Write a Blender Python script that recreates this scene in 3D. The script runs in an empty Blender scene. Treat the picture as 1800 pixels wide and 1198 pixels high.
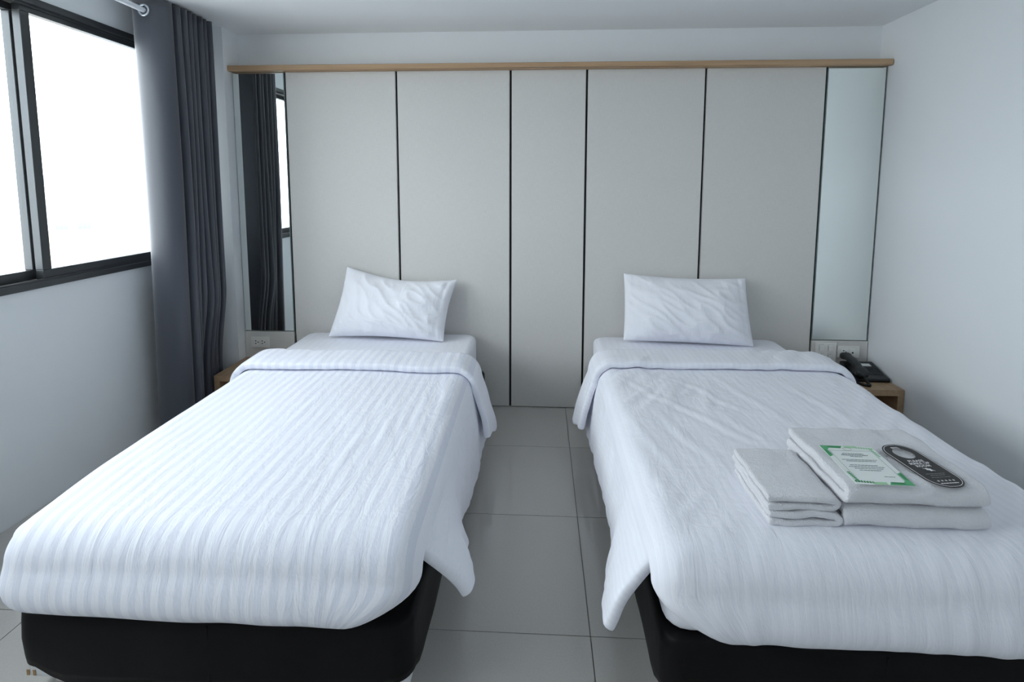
import bpy, bmesh, math, random
from mathutils import Vector, Matrix, noise

# ------------------------------------------------------------------ camera, sky, light, exposure
sc = bpy.context.scene
COL = sc.collection
sc.view_settings.view_transform = 'Standard'
sc.view_settings.look = 'None'
sc.view_settings.gamma = 1.0
sc.view_settings.use_curve_mapping = False
sc.view_settings.exposure = 1.36
sc.cycles.max_bounces = 14
sc.cycles.diffuse_bounces = 10
sc.cycles.glossy_bounces = 6
sc.cycles.transparent_max_bounces = 12
sc.cycles.caustics_reflective = False
sc.cycles.caustics_refractive = False
sc.cycles.sample_clamp_indirect = 6.0

F_PX, CY_PX = 942.77, 426.49
cam_data = bpy.data.cameras.new('camera')
cam_data.sensor_fit = 'HORIZONTAL'
cam_data.sensor_width = 36.0
cam_data.lens = F_PX / 1800 * 36
cam_data.shift_y = -(599 - CY_PX) / 1800
cam_data.clip_start = 0.05
cam_data.clip_end = 500
cam = bpy.data.objects.new('camera', cam_data)
COL.objects.link(cam)
_r = Vector((0.99857323, 0.0533687, 0.00181122))
_u = Vector((-0.00749516, 0.10649673, 0.9942848))
_f = Vector((-0.0528708, 0.99287977, -0.10674479))
cam.matrix_world = Matrix(((_r.x, _u.x, -_f.x, 0.0), (_r.y, _u.y, -_f.y, -3.2347), (_r.z, _u.z, -_f.z, 1.3822), (0, 0, 0, 1)))
sc.camera = cam

SKY = 3.6
world = bpy.data.worlds.new('sky')
sc.world = world
world.use_nodes = True
bg = world.node_tree.nodes['Background']
bg.inputs['Color'].default_value = (0.90, 0.945, 1.0, 1)
bg.inputs['Strength'].default_value = SKY

# daylight enters by the window strip in the left wall: portal only guides the sampling of the sky
WY0, WY1, WZ0, WZ1 = -3.556, -0.20, 0.942, 2.158
pd = bpy.data.lights.new('window_left_offscreen', 'AREA')
pd.shape = 'RECTANGLE'
pd.size = WY1 - WY0
pd.size_y = WZ1 - WZ0
pd.cycles.is_portal = True
portal = bpy.data.objects.new('window_left_offscreen', pd)
COL.objects.link(portal)
portal.matrix_world = Matrix(((0, 0, -1, -2.30), (1, 0, 0, (WY0 + WY1) / 2), (0, -1, 0, (WZ0 + WZ1) / 2), (0, 0, 0, 1)))

# ------------------------------------------------------------------ helpers
def tag(o, label=None, cat=None, group=None, kind=None):
    if label: o['label'] = label
    if cat: o['category'] = cat
    if group: o['group'] = group
    if kind: o['kind'] = kind
    return o

def empty(name, loc=(0, 0, 0), rz=0.0):
    o = bpy.data.objects.new(name, None)
    o.location = loc
    o.rotation_euler = (0, 0, rz)
    o.empty_display_size = 0.05
    COL.objects.link(o)
    return o

def link(name, me, mat=None, parent=None, smooth=False):
    o = bpy.data.objects.new(name, me)
    COL.objects.link(o)
    if mat:
        me.materials.clear()
        me.materials.append(mat)
    if parent: o.parent = parent
    if smooth:
        for p in me.polygons: p.use_smooth = True
    return o

def bm_mesh(bm, name):
    bmesh.ops.recalc_face_normals(bm, faces=bm.faces)
    me = bpy.data.meshes.new(name)
    bm.to_mesh(me)
    bm.free()
    return me

def add_box(bm, x0, x1, y0, y1, z0, z1):
    vs = [bm.verts.new((x, y, z)) for z in (z0, z1) for y in (y0, y1) for x in (x0, x1)]
    for f in ((0, 1, 3, 2), (4, 5, 7, 6), (0, 1, 5, 4), (2, 3, 7, 6), (0, 2, 6, 4), (1, 3, 7, 5)):
        bm.faces.new([vs[i] for i in f])
    return vs

def box(name, b, mat, parent=None, bevel=0.0, seg=2, smooth=False):
    bm = bmesh.new()
    add_box(bm, *b)
    if bevel:
        bmesh.ops.bevel(bm, geom=list(bm.edges), offset=bevel, segments=seg, profile=0.5, affect='EDGES')
    return link(name, bm_mesh(bm, name), mat, parent, smooth)

def boxes(name, bl, mat, parent=None):
    bm = bmesh.new()
    for b in bl: add_box(bm, *b)
    return link(name, bm_mesh(bm, name), mat, parent)

def grid_mesh(name, rows, cols, fn, skip=None, uv=None):
    """rows x cols lattice of points fn(i, j); skip(i, j) leaves a cell out; uv(i, j) in metres"""
    idx, vs, fs = {}, [], []
    def v(i, j):
        if (i, j) not in idx:
            idx[(i, j)] = len(vs)
            vs.append(tuple(fn(i, j)))
        return idx[(i, j)]
    uvs = []
    for i in range(rows - 1):
        for j in range(cols - 1):
            if skip and skip(i, j): continue
            c = ((i, j), (i + 1, j), (i + 1, j + 1), (i, j + 1))
            fs.append([v(*k) for k in c])
            if uv: uvs += [uv(*k) for k in c]
    me = bpy.data.meshes.new(name)
    me.from_pydata(vs, [], fs)
    if uv:
        l = me.uv_layers.new(name='UVMap')
        for k, t in enumerate(uvs): l.data[k].uv = t
    me.update()
    return me

def tube(name, pts, rad, mat, parent=None, sides=10, cyclic=False):
    cu = bpy.data.curves.new(name, 'CURVE')
    cu.dimensions = '3D'
    cu.bevel_depth = rad
    cu.bevel_resolution = max(1, sides // 4)
    cu.use_fill_caps = True
    s = cu.splines.new('POLY')
    s.points.add(len(pts) - 1)
    for q, p in zip(s.points, pts): q.co = (*p, 1)
    s.use_cyclic_u = cyclic
    tmp = bpy.data.objects.new('tmp', cu)
    COL.objects.link(tmp)
    bpy.context.view_layer.update()
    me = bpy.data.meshes.new_from_object(tmp.evaluated_get(bpy.context.evaluated_depsgraph_get()))
    bpy.data.objects.remove(tmp)
    me.name = name
    return link(name, me, mat, parent, True)

def flat_shape(name, loops, thick, mat, parent=None):
    """closed 2D outlines (holes allowed) filled and extruded"""
    cu = bpy.data.curves.new(name, 'CURVE')
    cu.dimensions = '2D'
    cu.fill_mode = 'BOTH'
    cu.extrude = thick / 2
    for lp in loops:
        s = cu.splines.new('POLY')
        s.points.add(len(lp) - 1)
        for q, p in zip(s.points, lp): q.co = (p[0], p[1], 0, 1)
        s.use_cyclic_u = True
    tmp = bpy.data.objects.new('tmp', cu)
    COL.objects.link(tmp)
    bpy.context.view_layer.update()
    me = bpy.data.meshes.new_from_object(tmp.evaluated_get(bpy.context.evaluated_depsgraph_get()))
    bpy.data.objects.remove(tmp)
    me.name = name
    return link(name, me, mat, parent)

def lettering(name, text, size, mat, parent, loc, spacing=1.0, offset=0.0):
    cu = bpy.data.curves.new(name, 'FONT')
    cu.body = text
    cu.size = size
    cu.align_x = 'CENTER'
    cu.align_y = 'CENTER'
    cu.space_character = spacing
    cu.extrude = 0.00015
    cu.offset = offset
    cu.resolution_u = 3
    tmp = bpy.data.objects.new('tmp', cu)
    COL.objects.link(tmp)
    bpy.context.view_layer.update()
    me = bpy.data.meshes.new_from_object(tmp.evaluated_get(bpy.context.evaluated_depsgraph_get()))
    bpy.data.objects.remove(tmp)
    me.name = name
    o = link(name, me, mat, parent)
    o.location = loc
    return o

# ------------------------------------------------------------------ materials
def mat(name, color, rough=0.5, metal=0.0, spec=0.5, sheen=0.0, coat=0.0):
    m = bpy.data.materials.new(name)
    m.use_nodes = True
    b = m.node_tree.nodes['Principled BSDF']
    b.inputs['Base Color'].default_value = (*color, 1)
    b.inputs['Roughness'].default_value = rough
    b.inputs['Metallic'].default_value = metal
    b.inputs['Specular IOR Level'].default_value = spec
    b.inputs['Sheen Weight'].default_value = sheen
    b.inputs['Coat Weight'].default_value = coat
    return m

class N:
    """small node-graph helper"""
    def __init__(self, m):
        self.t = m.node_tree
        self.b = self.t.nodes['Principled BSDF']
    def n(self, kind, **kw):
        x = self.t.nodes.new(kind)
        for k, v in kw.items():
            if k.startswith('in_'):
                x.inputs[int(k[3:])].default_value = v
            else:
                setattr(x, k, v)
        return x
    def l(self, a, b): self.t.links.new(a, b)
    def coord(self, which='Object', scale=(1, 1, 1), rot=(0, 0, 0)):
        c = self.n('ShaderNodeTexCoord')
        mp = self.n('ShaderNodeMapping')
        mp.inputs['Scale'].default_value = scale
        mp.inputs['Rotation'].default_value = rot
        self.l(c.outputs[which], mp.inputs['Vector'])
        return mp.outputs['Vector']
    def noise(self, vec, scale, detail=3, rough=0.5, dist=0.0):
        x = self.n('ShaderNodeTexNoise')
        x.inputs['Scale'].default_value = scale
        x.inputs['Detail'].default_value = detail
        x.inputs['Roughness'].default_value = rough
        x.inputs['Distortion'].default_value = dist
        self.l(vec, x.inputs['Vector'])
        return x.outputs['Fac']
    def ramp(self, fac, stops):
        x = self.n('ShaderNodeValToRGB')
        e = x.color_ramp.elements
        while len(e) < len(stops): e.new(0.5)
        for q, (p, c) in zip(e, stops):
            q.position = p
            q.color = (*c, 1) if len(c) == 3 else c
        self.l(fac, x.inputs['Fac'])
        return x.outputs['Color']
    def math(self, op, a, b=None):
        x = self.n('ShaderNodeMath', operation=op)
        for k, s in enumerate((a, b)):
            if s is None: continue
            if isinstance(s, (int, float)): x.inputs[k].default_value = s
            else: self.l(s, x.inputs[k])
        return x.outputs[0]
    def bump(self, h, strength, dist, prev=None):
        x = self.n('ShaderNodeBump')
        x.inputs['Strength'].default_value = strength
        x.inputs['Distance'].default_value = dist
        self.l(h, x.inputs['Height'])
        if prev: self.l(prev, x.inputs['Normal'])
        self.l(x.outputs['Normal'], self.b.inputs['Normal'])
        return x.outputs['Normal']

def plaster(name, color):
    m = mat(name, color, 0.6, spec=0.3)
    g = N(m)
    v = g.coord()
    g.bump(g.noise(v, 90, 4), 0.12, 0.002)
    g.l(g.ramp(g.noise(v, 1.3, 3), [(0.3, [c * 0.975 for c in color]), (0.7, color)]), g.b.inputs['Base Color'])
    return m

M = {}
M['wall'] = plaster('painted_wall', (0.845, 0.87, 0.89))
M['ceil'] = plaster('painted_ceiling', (0.845, 0.87, 0.89))
M['outer_wall'] = plaster('outer_render', (0.74, 0.75, 0.75))

m = M['panel'] = mat('woven_panel', (0.66, 0.655, 0.64), 0.7, spec=0.2)
g = N(m)
n1 = g.noise(g.coord('Object', (25, 25, 900)), 1.0, 2)
n2 = g.noise(g.coord('Object', (700, 700, 30)), 1.0, 2)
h = g.math('ADD', n1, n2)
g.bump(h, 0.25, 0.0015)
g.l(g.ramp(g.math('MULTIPLY', h, 0.5), [(0.35, (0.63, 0.615, 0.59)), (0.65, (0.70, 0.685, 0.66))]), g.b.inputs['Base Color'])

def wood(name, c0, c1, axis):
    m = mat(name, c0, 0.45, spec=0.4)
    g = N(m)
    s = [60, 60, 60]
    s[axis] = 2.0
    v = g.coord('Object', s)
    n = g.noise(v, 1.0, 5, 0.6, 0.6)
    g.l(g.ramp(n, [(0.3, c0), (0.7, c1)]), g.b.inputs['Base Color'])
    g.bump(n, 0.08, 0.001)
    return m
M['wood_x'] = wood('oak_rail', (0.42, 0.27, 0.155), (0.52, 0.35, 0.21), 0)
M['wood_y'] = wood('oak_board', (0.36, 0.235, 0.135), (0.46, 0.31, 0.19), 1)
M['black_gap'] = mat('black_backing', (0.012, 0.012, 0.014), 0.6)
M['mirror'] = mat('silvered_mirror', (0.86, 0.91, 0.89), 0.012, 1.0)
M['mirror_edge'] = mat('mirror_edge_glass', (0.30, 0.36, 0.35), 0.2)
m = M['tile'] = mat('porcelain_tile', (0.50, 0.485, 0.465), 0.11, spec=0.5)
g = N(m)
v = g.coord('Generated', (1, 1, 1))
o_info = g.n('ShaderNodeObjectInfo')
add = g.n('ShaderNodeVectorMath', operation='ADD')
g.l(g.coord('Object', (1, 1, 1)), add.inputs[0])
g.l(o_info.outputs['Location'], add.inputs[1])
n = g.noise(add.outputs[0], 160, 4, 0.7)
g.l(g.ramp(n, [(0.3, (0.465, 0.447, 0.425)), (0.7, (0.51, 0.492, 0.468))]), g.b.inputs['Base Color'])
g.l(g.ramp(g.noise(add.outputs[0], 3, 3), [(0.3, (0.05,) * 3), (0.7, (0.09,) * 3)]), g.b.inputs['Roughness'])
M['grout'] = mat('grey_grout', (0.13, 0.12, 0.11), 0.8)
M['frame'] = mat('bronze_aluminium', (0.075, 0.08, 0.085), 0.38, 0.6)
M['seal'] = mat('rubber_seal', (0.02, 0.02, 0.022), 0.6)
M['white_metal'] = mat('white_enamel', (0.75, 0.78, 0.84), 0.3)
M['chrome_ring'] = mat('pale_steel_ring', (0.70, 0.76, 0.84), 0.25, 0.7)

m = M['glass'] = bpy.data.materials.new('window_glass')
m.use_nodes = True
t = m.node_tree
for x in list(t.nodes): t.nodes.remove(x)
out = t.nodes.new('ShaderNodeOutputMaterial')
mix = t.nodes.new('ShaderNodeMixShader')
tr = t.nodes.new('ShaderNodeBsdfTransparent')
gl = t.nodes.new('ShaderNodeBsdfGlossy')
tr.inputs['Color'].default_value = (0.95, 0.975, 0.97, 1)
gl.inputs['Roughness'].default_value = 0.0
lw = t.nodes.new('ShaderNodeLayerWeight')          # Schlick reflectance, alike on both faces of the pane
lw.inputs['Blend'].default_value = 0.5
pw = t.nodes.new('ShaderNodeMath')
pw.operation = 'POWER'
pw.inputs[1].default_value = 5.0
t.links.new(lw.outputs['Facing'], pw.inputs[0])
ma = t.nodes.new('ShaderNodeMath')
ma.operation = 'MULTIPLY_ADD'
ma.inputs[1].default_value = 0.9
ma.inputs[2].default_value = 0.04
t.links.new(pw.outputs[0], ma.inputs[0])
t.links.new(ma.outputs[0], mix.inputs[0])
t.links.new(tr.outputs[0], mix.inputs[1])
t.links.new(gl.outputs[0], mix.inputs[2])
t.links.new(mix.outputs[0], out.inputs['Surface'])

def linen(name, c_dark, c_light, period, duty, wrinkle=0.35, fine=False):
    """white satin-stripe cotton: stripes follow the cloth (UV in metres)"""
    m = mat(name, c_light, 0.75, spec=0.25, sheen=0.15)
    g = N(m)
    uvn = g.n('ShaderNodeUVMap')
    sep = g.n('ShaderNodeSeparateXYZ')
    g.l(uvn.outputs[0], sep.inputs[0])
    fx = g.math('FRACT', g.math('DIVIDE', sep.outputs['X'], period))
    if fine:
        st = g.math('MULTIPLY', g.math('GREATER_THAN', fx, 0.94), 1.0)
        st2 = g.math('MULTIPLY', g.math('LESS_THAN', fx, 0.45), 0.35)
        st = g.math('ADD', st, st2)
    else:
        st = g.math('GREATER_THAN', fx, duty)
        st = g.math('MAXIMUM', st, g.math('GREATER_THAN', g.math('ABSOLUTE', sep.outputs['X']), 0.56))   # stripes coloured out on the side drops, standing in for light that hides them
    g.l(g.ramp(st, [(0.0, c_dark), (1.0, c_light)]), g.b.inputs['Base Color'])
    g.l(g.ramp(st, [(0.0, (0.85,) * 3), (1.0, (0.5,) * 3)]), g.b.inputs['Roughness'])
    mp = g.n('ShaderNodeMapping')
    g.l(uvn.outputs[0], mp.inputs['Vector'])
    mp.inputs['Rotation'].default_value = (0, 0, 0.5)
    mp.inputs['Scale'].default_value = (22, 7, 1)
    w1 = g.noise(mp.outputs[0], 1.0, 5, 0.6, 0.8)
    mp2 = g.n('ShaderNodeMapping')
    g.l(uvn.outputs[0], mp2.inputs['Vector'])
    mp2.inputs['Rotation'].default_value = (0, 0, -0.35)
    mp2.inputs['Scale'].default_value = (8, 24, 1)
    w2 = g.noise(mp2.outputs[0], 1.0, 2, 0.5, 0.5)
    prev = g.bump(w1, wrinkle, 0.010)
    prev = g.bump(w2, wrinkle * 0.6, 0.005, prev)
    return m
M['linen_stripe'] = linen('satin_stripe_cotton', (0.762, 0.777, 0.866), (0.850, 0.860, 0.928), 0.040, 0.5, 0.5)
M['linen_fine'] = linen('fine_stripe_cotton', (0.825, 0.832, 0.900), (0.885, 0.89, 0.945), 0.027, 0.5, 0.40, True)
M['sheet'] = linen('plain_cotton_sheet', (0.845, 0.852, 0.92), (0.86, 0.867, 0.93), 0.040, 0.5, 0.3)
M['pillow'] = linen('white_pillowcase', (0.87, 0.875, 0.925), (0.87, 0.875, 0.925), 0.06, 0.5, 0.45)

m = M['curtain'] = mat('grey_curtain_cloth', (0.050, 0.055, 0.074), 0.42, spec=0.55, sheen=0.4)
g = N(m)
n = g.math('ADD', g.noise(g.coord('Object', (600, 600, 40)), 1.0, 2), g.noise(g.coord('Object', (40, 40, 900)), 1.0, 2))
g.bump(n, 0.2, 0.001)
m = M['vinyl'] = mat('black_vinyl', (0.008, 0.0075, 0.008), 0.48, spec=0.10)
g = N(m)
g.bump(g.noise(g.coord(), 140, 3), 0.12, 0.002, g.bump(g.noise(g.coord(), 7, 2), 0.25, 0.01))
m = M['towel'] = mat('white_terry', (0.90, 0.893, 0.925), 0.95, spec=0.1, sheen=0.3)
g = N(m)
g.bump(g.noise(g.coord(), 260, 3, 0.7), 1.0, 0.006, g.bump(g.noise(g.coord(), 40, 3), 0.6, 0.008))
M['divan'] = mat('white_divan_cloth', (0.75, 0.76, 0.78), 0.8)
M['brown_print'] = mat('brown_print', (0.35, 0.22, 0.10), 0.7)
M['plate'] = mat('cream_plastic', (0.84, 0.83, 0.80), 0.35)
M['socket'] = mat('white_plastic', (0.88, 0.88, 0.86), 0.35)
M['hole'] = mat('dark_hole', (0.02, 0.02, 0.02), 0.6)
M['phone'] = mat('black_phone_plastic', (0.012, 0.014, 0.016), 0.38)
M['phone_key'] = mat('dark_grey_key', (0.03, 0.033, 0.037), 0.35)
M['paper'] = mat('white_card', (0.82, 0.86, 0.84), 0.5)
M['black_card'] = mat('black_card', (0.022, 0.019, 0.018), 0.5)
M['white_print'] = mat('white_print', (0.80, 0.80, 0.82), 0.5)
M['dark_print'] = mat('dark_print', (0.10, 0.13, 0.15), 0.6)
M['green_dark'] = mat('dark_green_print', (0.04, 0.26, 0.10), 0.5)
M['green_mid'] = mat('mid_green_print', (0.10, 0.42, 0.19), 0.5)
M['green_pale'] = mat('pale_green_print', (0.38, 0.66, 0.40), 0.5)
M['cable'] = mat('grey_cable', (0.35, 0.35, 0.36), 0.5)
M['net'] = mat('wire_net', (0.16, 0.17, 0.18), 0.6)
M['far_white'] = mat('far_white_render', (0.82, 0.82, 0.80), 0.9, spec=0.1)
M['far_grey'] = mat('far_grey_band', (0.62, 0.65, 0.67), 0.9, spec=0.1)
M['far_pane'] = mat('far_window_pane', (0.20, 0.25, 0.28), 0.3)
M['far_roof'] = mat('far_brown_roof', (0.42, 0.33, 0.26), 0.9, spec=0.1)
M['far_ground'] = mat('far_ground', (0.55, 0.54, 0.52), 0.9, spec=0.1)

# ------------------------------------------------------------------ room shell
XL, XR, XP, YB, YR, ZC = -2.138, 1.965, -1.873, 0.09, -4.80, 2.30
TW = 0.16
def struct(o): return tag(o, kind='structure')

struct(boxes('wall_back', [(XL - TW, XR + TW, YB, YB + 0.15, -0.05, ZC + 0.1)], M['wall']))
struct(boxes('wall_right', [(XR, XR + 0.15, YR, YB, -0.05, ZC + 0.1)], M['wall']))
struct(boxes('wall_rear', [(XL - TW, XR + 0.15, YR - 0.15, YR, -0.05, ZC + 0.1)], M['wall']))
struct(boxes('wall_left', [
    (XL - TW, XL, YR, YB, -0.05, WZ0), (XL - TW, XL, YR, YB, WZ1, ZC + 0.1),
    (XL - TW, XL, WY1, YB, WZ0, WZ1), (XL - TW, XL, YR, WY0, WZ0, WZ1)], M['wall']))
struct(boxes('wall_pier', [(XL, XP, -0.075, YB, 0, ZC)], M['wall']))
struct(boxes('ceiling', [(XL - TW, XR + 0.15, YR - 0.15, YB + 0.15, ZC, ZC + 0.25)], M['ceil']))

floor = struct(boxes('floor', [(XL - TW, XR + 0.15, YR - 0.15, YB + 0.15, -0.12, -0.004)], M['grout']))
TILE, GAP = 0.6, 0.003
bm = bmesh.new()
add_box(bm, GAP / 2, TILE - GAP / 2, GAP / 2, TILE - GAP / 2, -0.004, 0.0)
tile_me = bm_mesh(bm, 'floor_tile')
tile_me.materials.append(M['tile'])
cut = {}
x = 0.1632 - 4 * TILE
while x < XR:
    y = -0.509
    while y > YR - TILE:
        x0, x1, y0, y1 = max(x, XL), min(x + TILE, XR), max(y, YR), min(y + TILE, 0.02)
        if x1 - x0 > 0.02 and y1 - y0 > 0.02:
            if abs(x1 - x0 - TILE) < 1e-6 and abs(y1 - y0 - TILE) < 1e-6:
                o = bpy.data.objects.new('floor_tile', tile_me)
                COL.objects.link(o)
                o.location = (x, y, 0)
                o.parent = floor
            else:
                o = box('floor_tile', (GAP / 2, x1 - x0 - GAP / 2, GAP / 2, y1 - y0 - GAP / 2, -0.004, 0), M['tile'], floor)
                o.location = (x0, y0, 0)
        y -= TILE
    x += TILE

# ------------------------------------------------------------------ window strip in the left wall
win = struct(empty('window_1', (XL - 0.05, (WY0 + WY1) / 2, WZ0)))
wl = (-win.location.x, -win.location.y, -win.location.z)
def wbox(name, b, mt, parent=win, bevel=0.0):
    o = box(name, b, mt, None, bevel, 1)
    o.parent = parent
    if parent is win: o.location = wl
    return o
FX0, FX1 = XL - 0.10, XL + 0.012
wbox('frame_bar', (FX0, FX1, WY0, WY1, WZ0, WZ0 + 0.028), M['frame'], bevel=0.002)
wbox('frame_bar', (FX0, FX1, WY0, WY1, WZ1 - 0.030, WZ1), M['frame'], bevel=0.002)
wbox('frame_bar', (FX0, FX1, WY1 - 0.03, WY1, WZ0 + 0.028, WZ1 - 0.03), M['frame'])
wbox('frame_bar', (FX0, FX1, WY0, WY0 + 0.03, WZ0 + 0.028, WZ1 - 0.03), M['frame'])
# running tracks in the sill and head
for z0, z1 in ((WZ0 + 0.028, WZ0 + 0.036), (WZ1 - 0.040, WZ1 - 0.030)):
    wbox('track', (XL - 0.004, XL + 0.002, WY0 + 0.03, WY1 - 0.03, z0, z1), M['frame'])
ZS0, ZS1 = WZ0 + 0.030, WZ1 - 0.033
n_sash = 4
sw = (WY1 - WY0 - 0.06) / n_sash
for k in range(n_sash):
    y1 = WY1 - 0.03 - k * sw
    y0 = y1 - sw
    inner = k % 2 == 0
    if inner: y0 -= 0.0
    else: y1 += 0.035
    sx0, sx1 = (XL - 0.042, XL - 0.006) if inner else (XL - 0.090, XL - 0.052)
    sash = empty('sash')
    sash.parent = win
    sash.location = wl
    for b in ((y0, y1, ZS0, ZS0 + 0.042), (y0, y1, ZS1 - 0.030, ZS1)):
        wbox('rail', (sx0, sx1, *b), M['frame'], sash, 0.002)
    for b in ((y0, y0 + 0.042, ZS0 + 0.042, ZS1 - 0.030), (y1 - 0.036, y1, ZS0 + 0.042, ZS1 - 0.030)):
        wbox('stile', (sx0, sx1, *b), M['frame'], sash, 0.002)
    xm = (sx0 + sx1) / 2
    wbox('pane', (xm - 0.0025, xm + 0.0025, y0 + 0.036, y1 - 0.03, ZS0 + 0.036, ZS1 - 0.025), M['glass'], sash)

# wire net stretched outside the opening
bm = bmesh.new()
xn = -3.06
k = 0
while k * 0.035 < 5.0:
    y = 0.45 - k * 0.035
    add_box(bm, xn - 0.0005, xn + 0.0005, y - 0.0005, y + 0.0005, -0.6, 3.6)
    z = -0.6 + k * 0.035
    if z < 3.6: add_box(bm, xn - 0.0005, xn + 0.0005, -4.5, 0.45, z - 0.0006, z + 0.0006)
    k += 1
tag(link('wire_net', bm_mesh(bm, 'wire_net'), M['net']), 'fine wire net stretched outside the window', 'net')

# ------------------------------------------------------------------ outside: own building's fin, far building, roofs, ground
tag(boxes('outer_fin', [(-3.04, XL - TW, 0.30, 0.50, -3, 4.0)], M['outer_wall']), kind='structure')
CAMP = Vector((0, -3.2347, 1.3822))
bdir = Vector((-0.67111, 0.74136, 0)).normalized()
bright = Vector((bdir.y, -bdir.x, 0))
B0 = CAMP + bdir * 95
B0.z = 0
def bl_empty(name, off):
    e = empty(name, B0 + bright * off[0] + bdir * off[1], math.atan2(bright.y, bright.x))
    return e
# scale at that distance: about 10 pixels to the metre; local x right, z up
far = bl_empty('far_building', (0, 0))
tag(far, 'overexposed white building with small paired windows seen through the window', 'building')
def fb(name, b, mt, parent=far): return box(name, b, mt, parent)
fb('wall', (-24, 12, 0, 9, -14, 5.2), M['far_white'])
fb('upper_block', (-5, 12, 1.5, 9, 5.2, 9.2), M['far_white'])
fb('band', (-24, 12, -0.25, 0.0, 0.0, 2.6), M['far_grey'])
lv = fb('louvre_panel', (-3.6, -0.3, 1.30, 1.5, 6.9, 8.3), M['far_grey'])
for k in range(4): fb('slat', (-3.6, -0.3, 1.15, 1.30, 6.95 + k * 0.35, 7.15 + k * 0.35), M['far_white'], lv)
lv = fb('louvre_panel', (0.3, 4.2, 1.30, 1.5, 5.9, 8.2), M['far_grey'])
for k in range(6): fb('slat', (0.3, 4.2, 1.15, 1.30, 5.95 + k * 0.38, 6.15 + k * 0.38), M['far_white'], lv)
for zz, xs in ((1.3, ((-3.2, -1.9), (-0.9, 0.8))), (-1.6, ((-2.9, -1.2), (-0.7, 0.9))), (-4.7, ((-2.3, -1.0), (0.1, 1.5)))):
    for (a, b) in xs + ((-13.5, -12.2), (-11.0, -9.6)):
        w = fb('window', (a - 0.12, b + 0.12, -0.42, -0.02, zz - 0.12, zz + 1.32), M['far_white'])
        fb('pane', (a, b, -0.46, -0.42, zz, zz + 1.2), M['far_pane'], w)
roof = bl_empty('far_rooftop', (0, -18))
tag(roof, 'brownish low rooftop below the far white building', 'rooftop')
bm = bmesh.new()
vs = [bm.verts.new(c) for c in ((-22, 0, -6.4), (12, 0, -6.4), (12, 14, -4.6), (-22, 14, -4.6), (-22, 0, -12), (12, 0, -12), (12, 14, -12), (-22, 14, -12))]
for f in ((0, 1, 2, 3), (0, 4, 5, 1), (1, 5, 6, 2), (2, 6, 7, 3), (3, 7, 4, 0), (4, 7, 6, 5)): bm.faces.new([vs[i] for i in f])
link('roof_slab', bm_mesh(bm, 'roof_slab'), M['far_roof'], roof)
box('ridge', (2.0, 12, -1.0, 0.0, -6.3, -5.9), M['far_roof'], roof)
tag(boxes('ground', [(-220, -2.6, -120, 220, -14.5, -14.0)], M['far_ground']), kind='structure')

# ------------------------------------------------------------------ wall panelling behind the beds
GR = [-1.545, -0.865, -0.182, 0.2655, 0.949, 1.627]
G2 = 0.0065
pan = empty('wall_panelling', (0.04, 0.05, 0))
tag(pan, 'pale grey woven wall panelling with black grooves and an oak top rail', 'wall panelling')
po = (-0.04, -0.05, 0)
def pbox(name, b, mt, bevel=0.0):
    o = box(name, b, mt, pan, bevel, 1)
    o.location = po
    return o
pbox('backing', (XP + 0.002, XR - 0.002, 0.020, YB - 0.001, 0.001, 2.055), M['black_gap'])
for a, b in zip(GR[:-1], GR[1:]):
    pbox('panel', (a + G2, b - G2, 0.0, 0.020, 0.004, 2.054), M['panel'], 0.0015)
pbox('panel', (XP + 0.003, GR[0] - G2, 0.0, 0.020, 0.004, 0.458), M['panel'], 0.0015)
pbox('panel', (GR[-1] + G2, XR - 0.004, 0.0, 0.020, 0.004, 0.458), M['panel'], 0.0015)
pbox('top_rail', (XP - 0.0, XR - 0.003, -0.045, YB - 0.002, 2.055, 2.088), M['wood_x'], 0.004)

for nm, a, b, lab in (('wall_mirror', XP + 0.004, GR[0] - G2, 'tall narrow mirror reflecting the grey curtain and window'),
                      ('wall_mirror', GR[-1] + G2, XR - 0.012, 'tall narrow mirror reflecting only the blank white wall')):
    e = empty(nm, ((a + b) / 2, 0.01, 0.462))
    tag(e, lab, 'mirror', 'mirrors at both ends of the panelling')
    o = box('glass', (a, b, 0.004, 0.0195, 0.462, 2.053), M['mirror_edge'], e)
    o.location = (-(a + b) / 2, -0.01, -0.462)
    o = box('silvering', (a + 0.002, b - 0.002, 0.002, 0.004, 0.464, 2.051), M['mirror'], e)
    o.location = (-(a + b) / 2, -0.01, -0.462)

# ------------------------------------------------------------------ bedside shelves
def nightstand(x0, x1, ztop, label, side):
    e = empty('nightstand', ((x0 + x1) / 2, -0.18, 0))
    tag(e, label, 'nightstand', 'oak nightstands beside the beds')
    off = (-(x0 + x1) / 2, 0.18, 0)
    D0, D1 = -0.345, -0.002
    for nm, b in (('top', (x0, x1, D0, D1, ztop - 0.034, ztop)),
                  ('side_panel', (x1 - 0.034, x1, D0, D1, 0.0, ztop - 0.034)),
                  ('side_panel', (x0, x0 + 0.034, D0, D1, 0.0, ztop - 0.034)),
                  ('shelf', (x0 + 0.034, x1 - 0.034, D0 + 0.004, D1, 0.06, 0.085)),
                  ('back_panel', (x0 + 0.034, x1 - 0.034, D1 - 0.012, D1, 0.085, ztop - 0.034))):
        o = box(nm, b, M['wood_y'], e, 0.0012, 1)
        o.location = off
NZ = 0.290
nightstand(XP + 0.002, -1.50, NZ, 'oak nightstand tucked between the bed and the grey curtain', -1)
nightstand(1.50, XR - 0.003, NZ, 'oak nightstand with open front carrying the black telephone', 1)

# ------------------------------------------------------------------ beds
def smooth01(t):
    t = max(0.0, min(1.0, t))
    return t * t * (3 - 2 * t)

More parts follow.
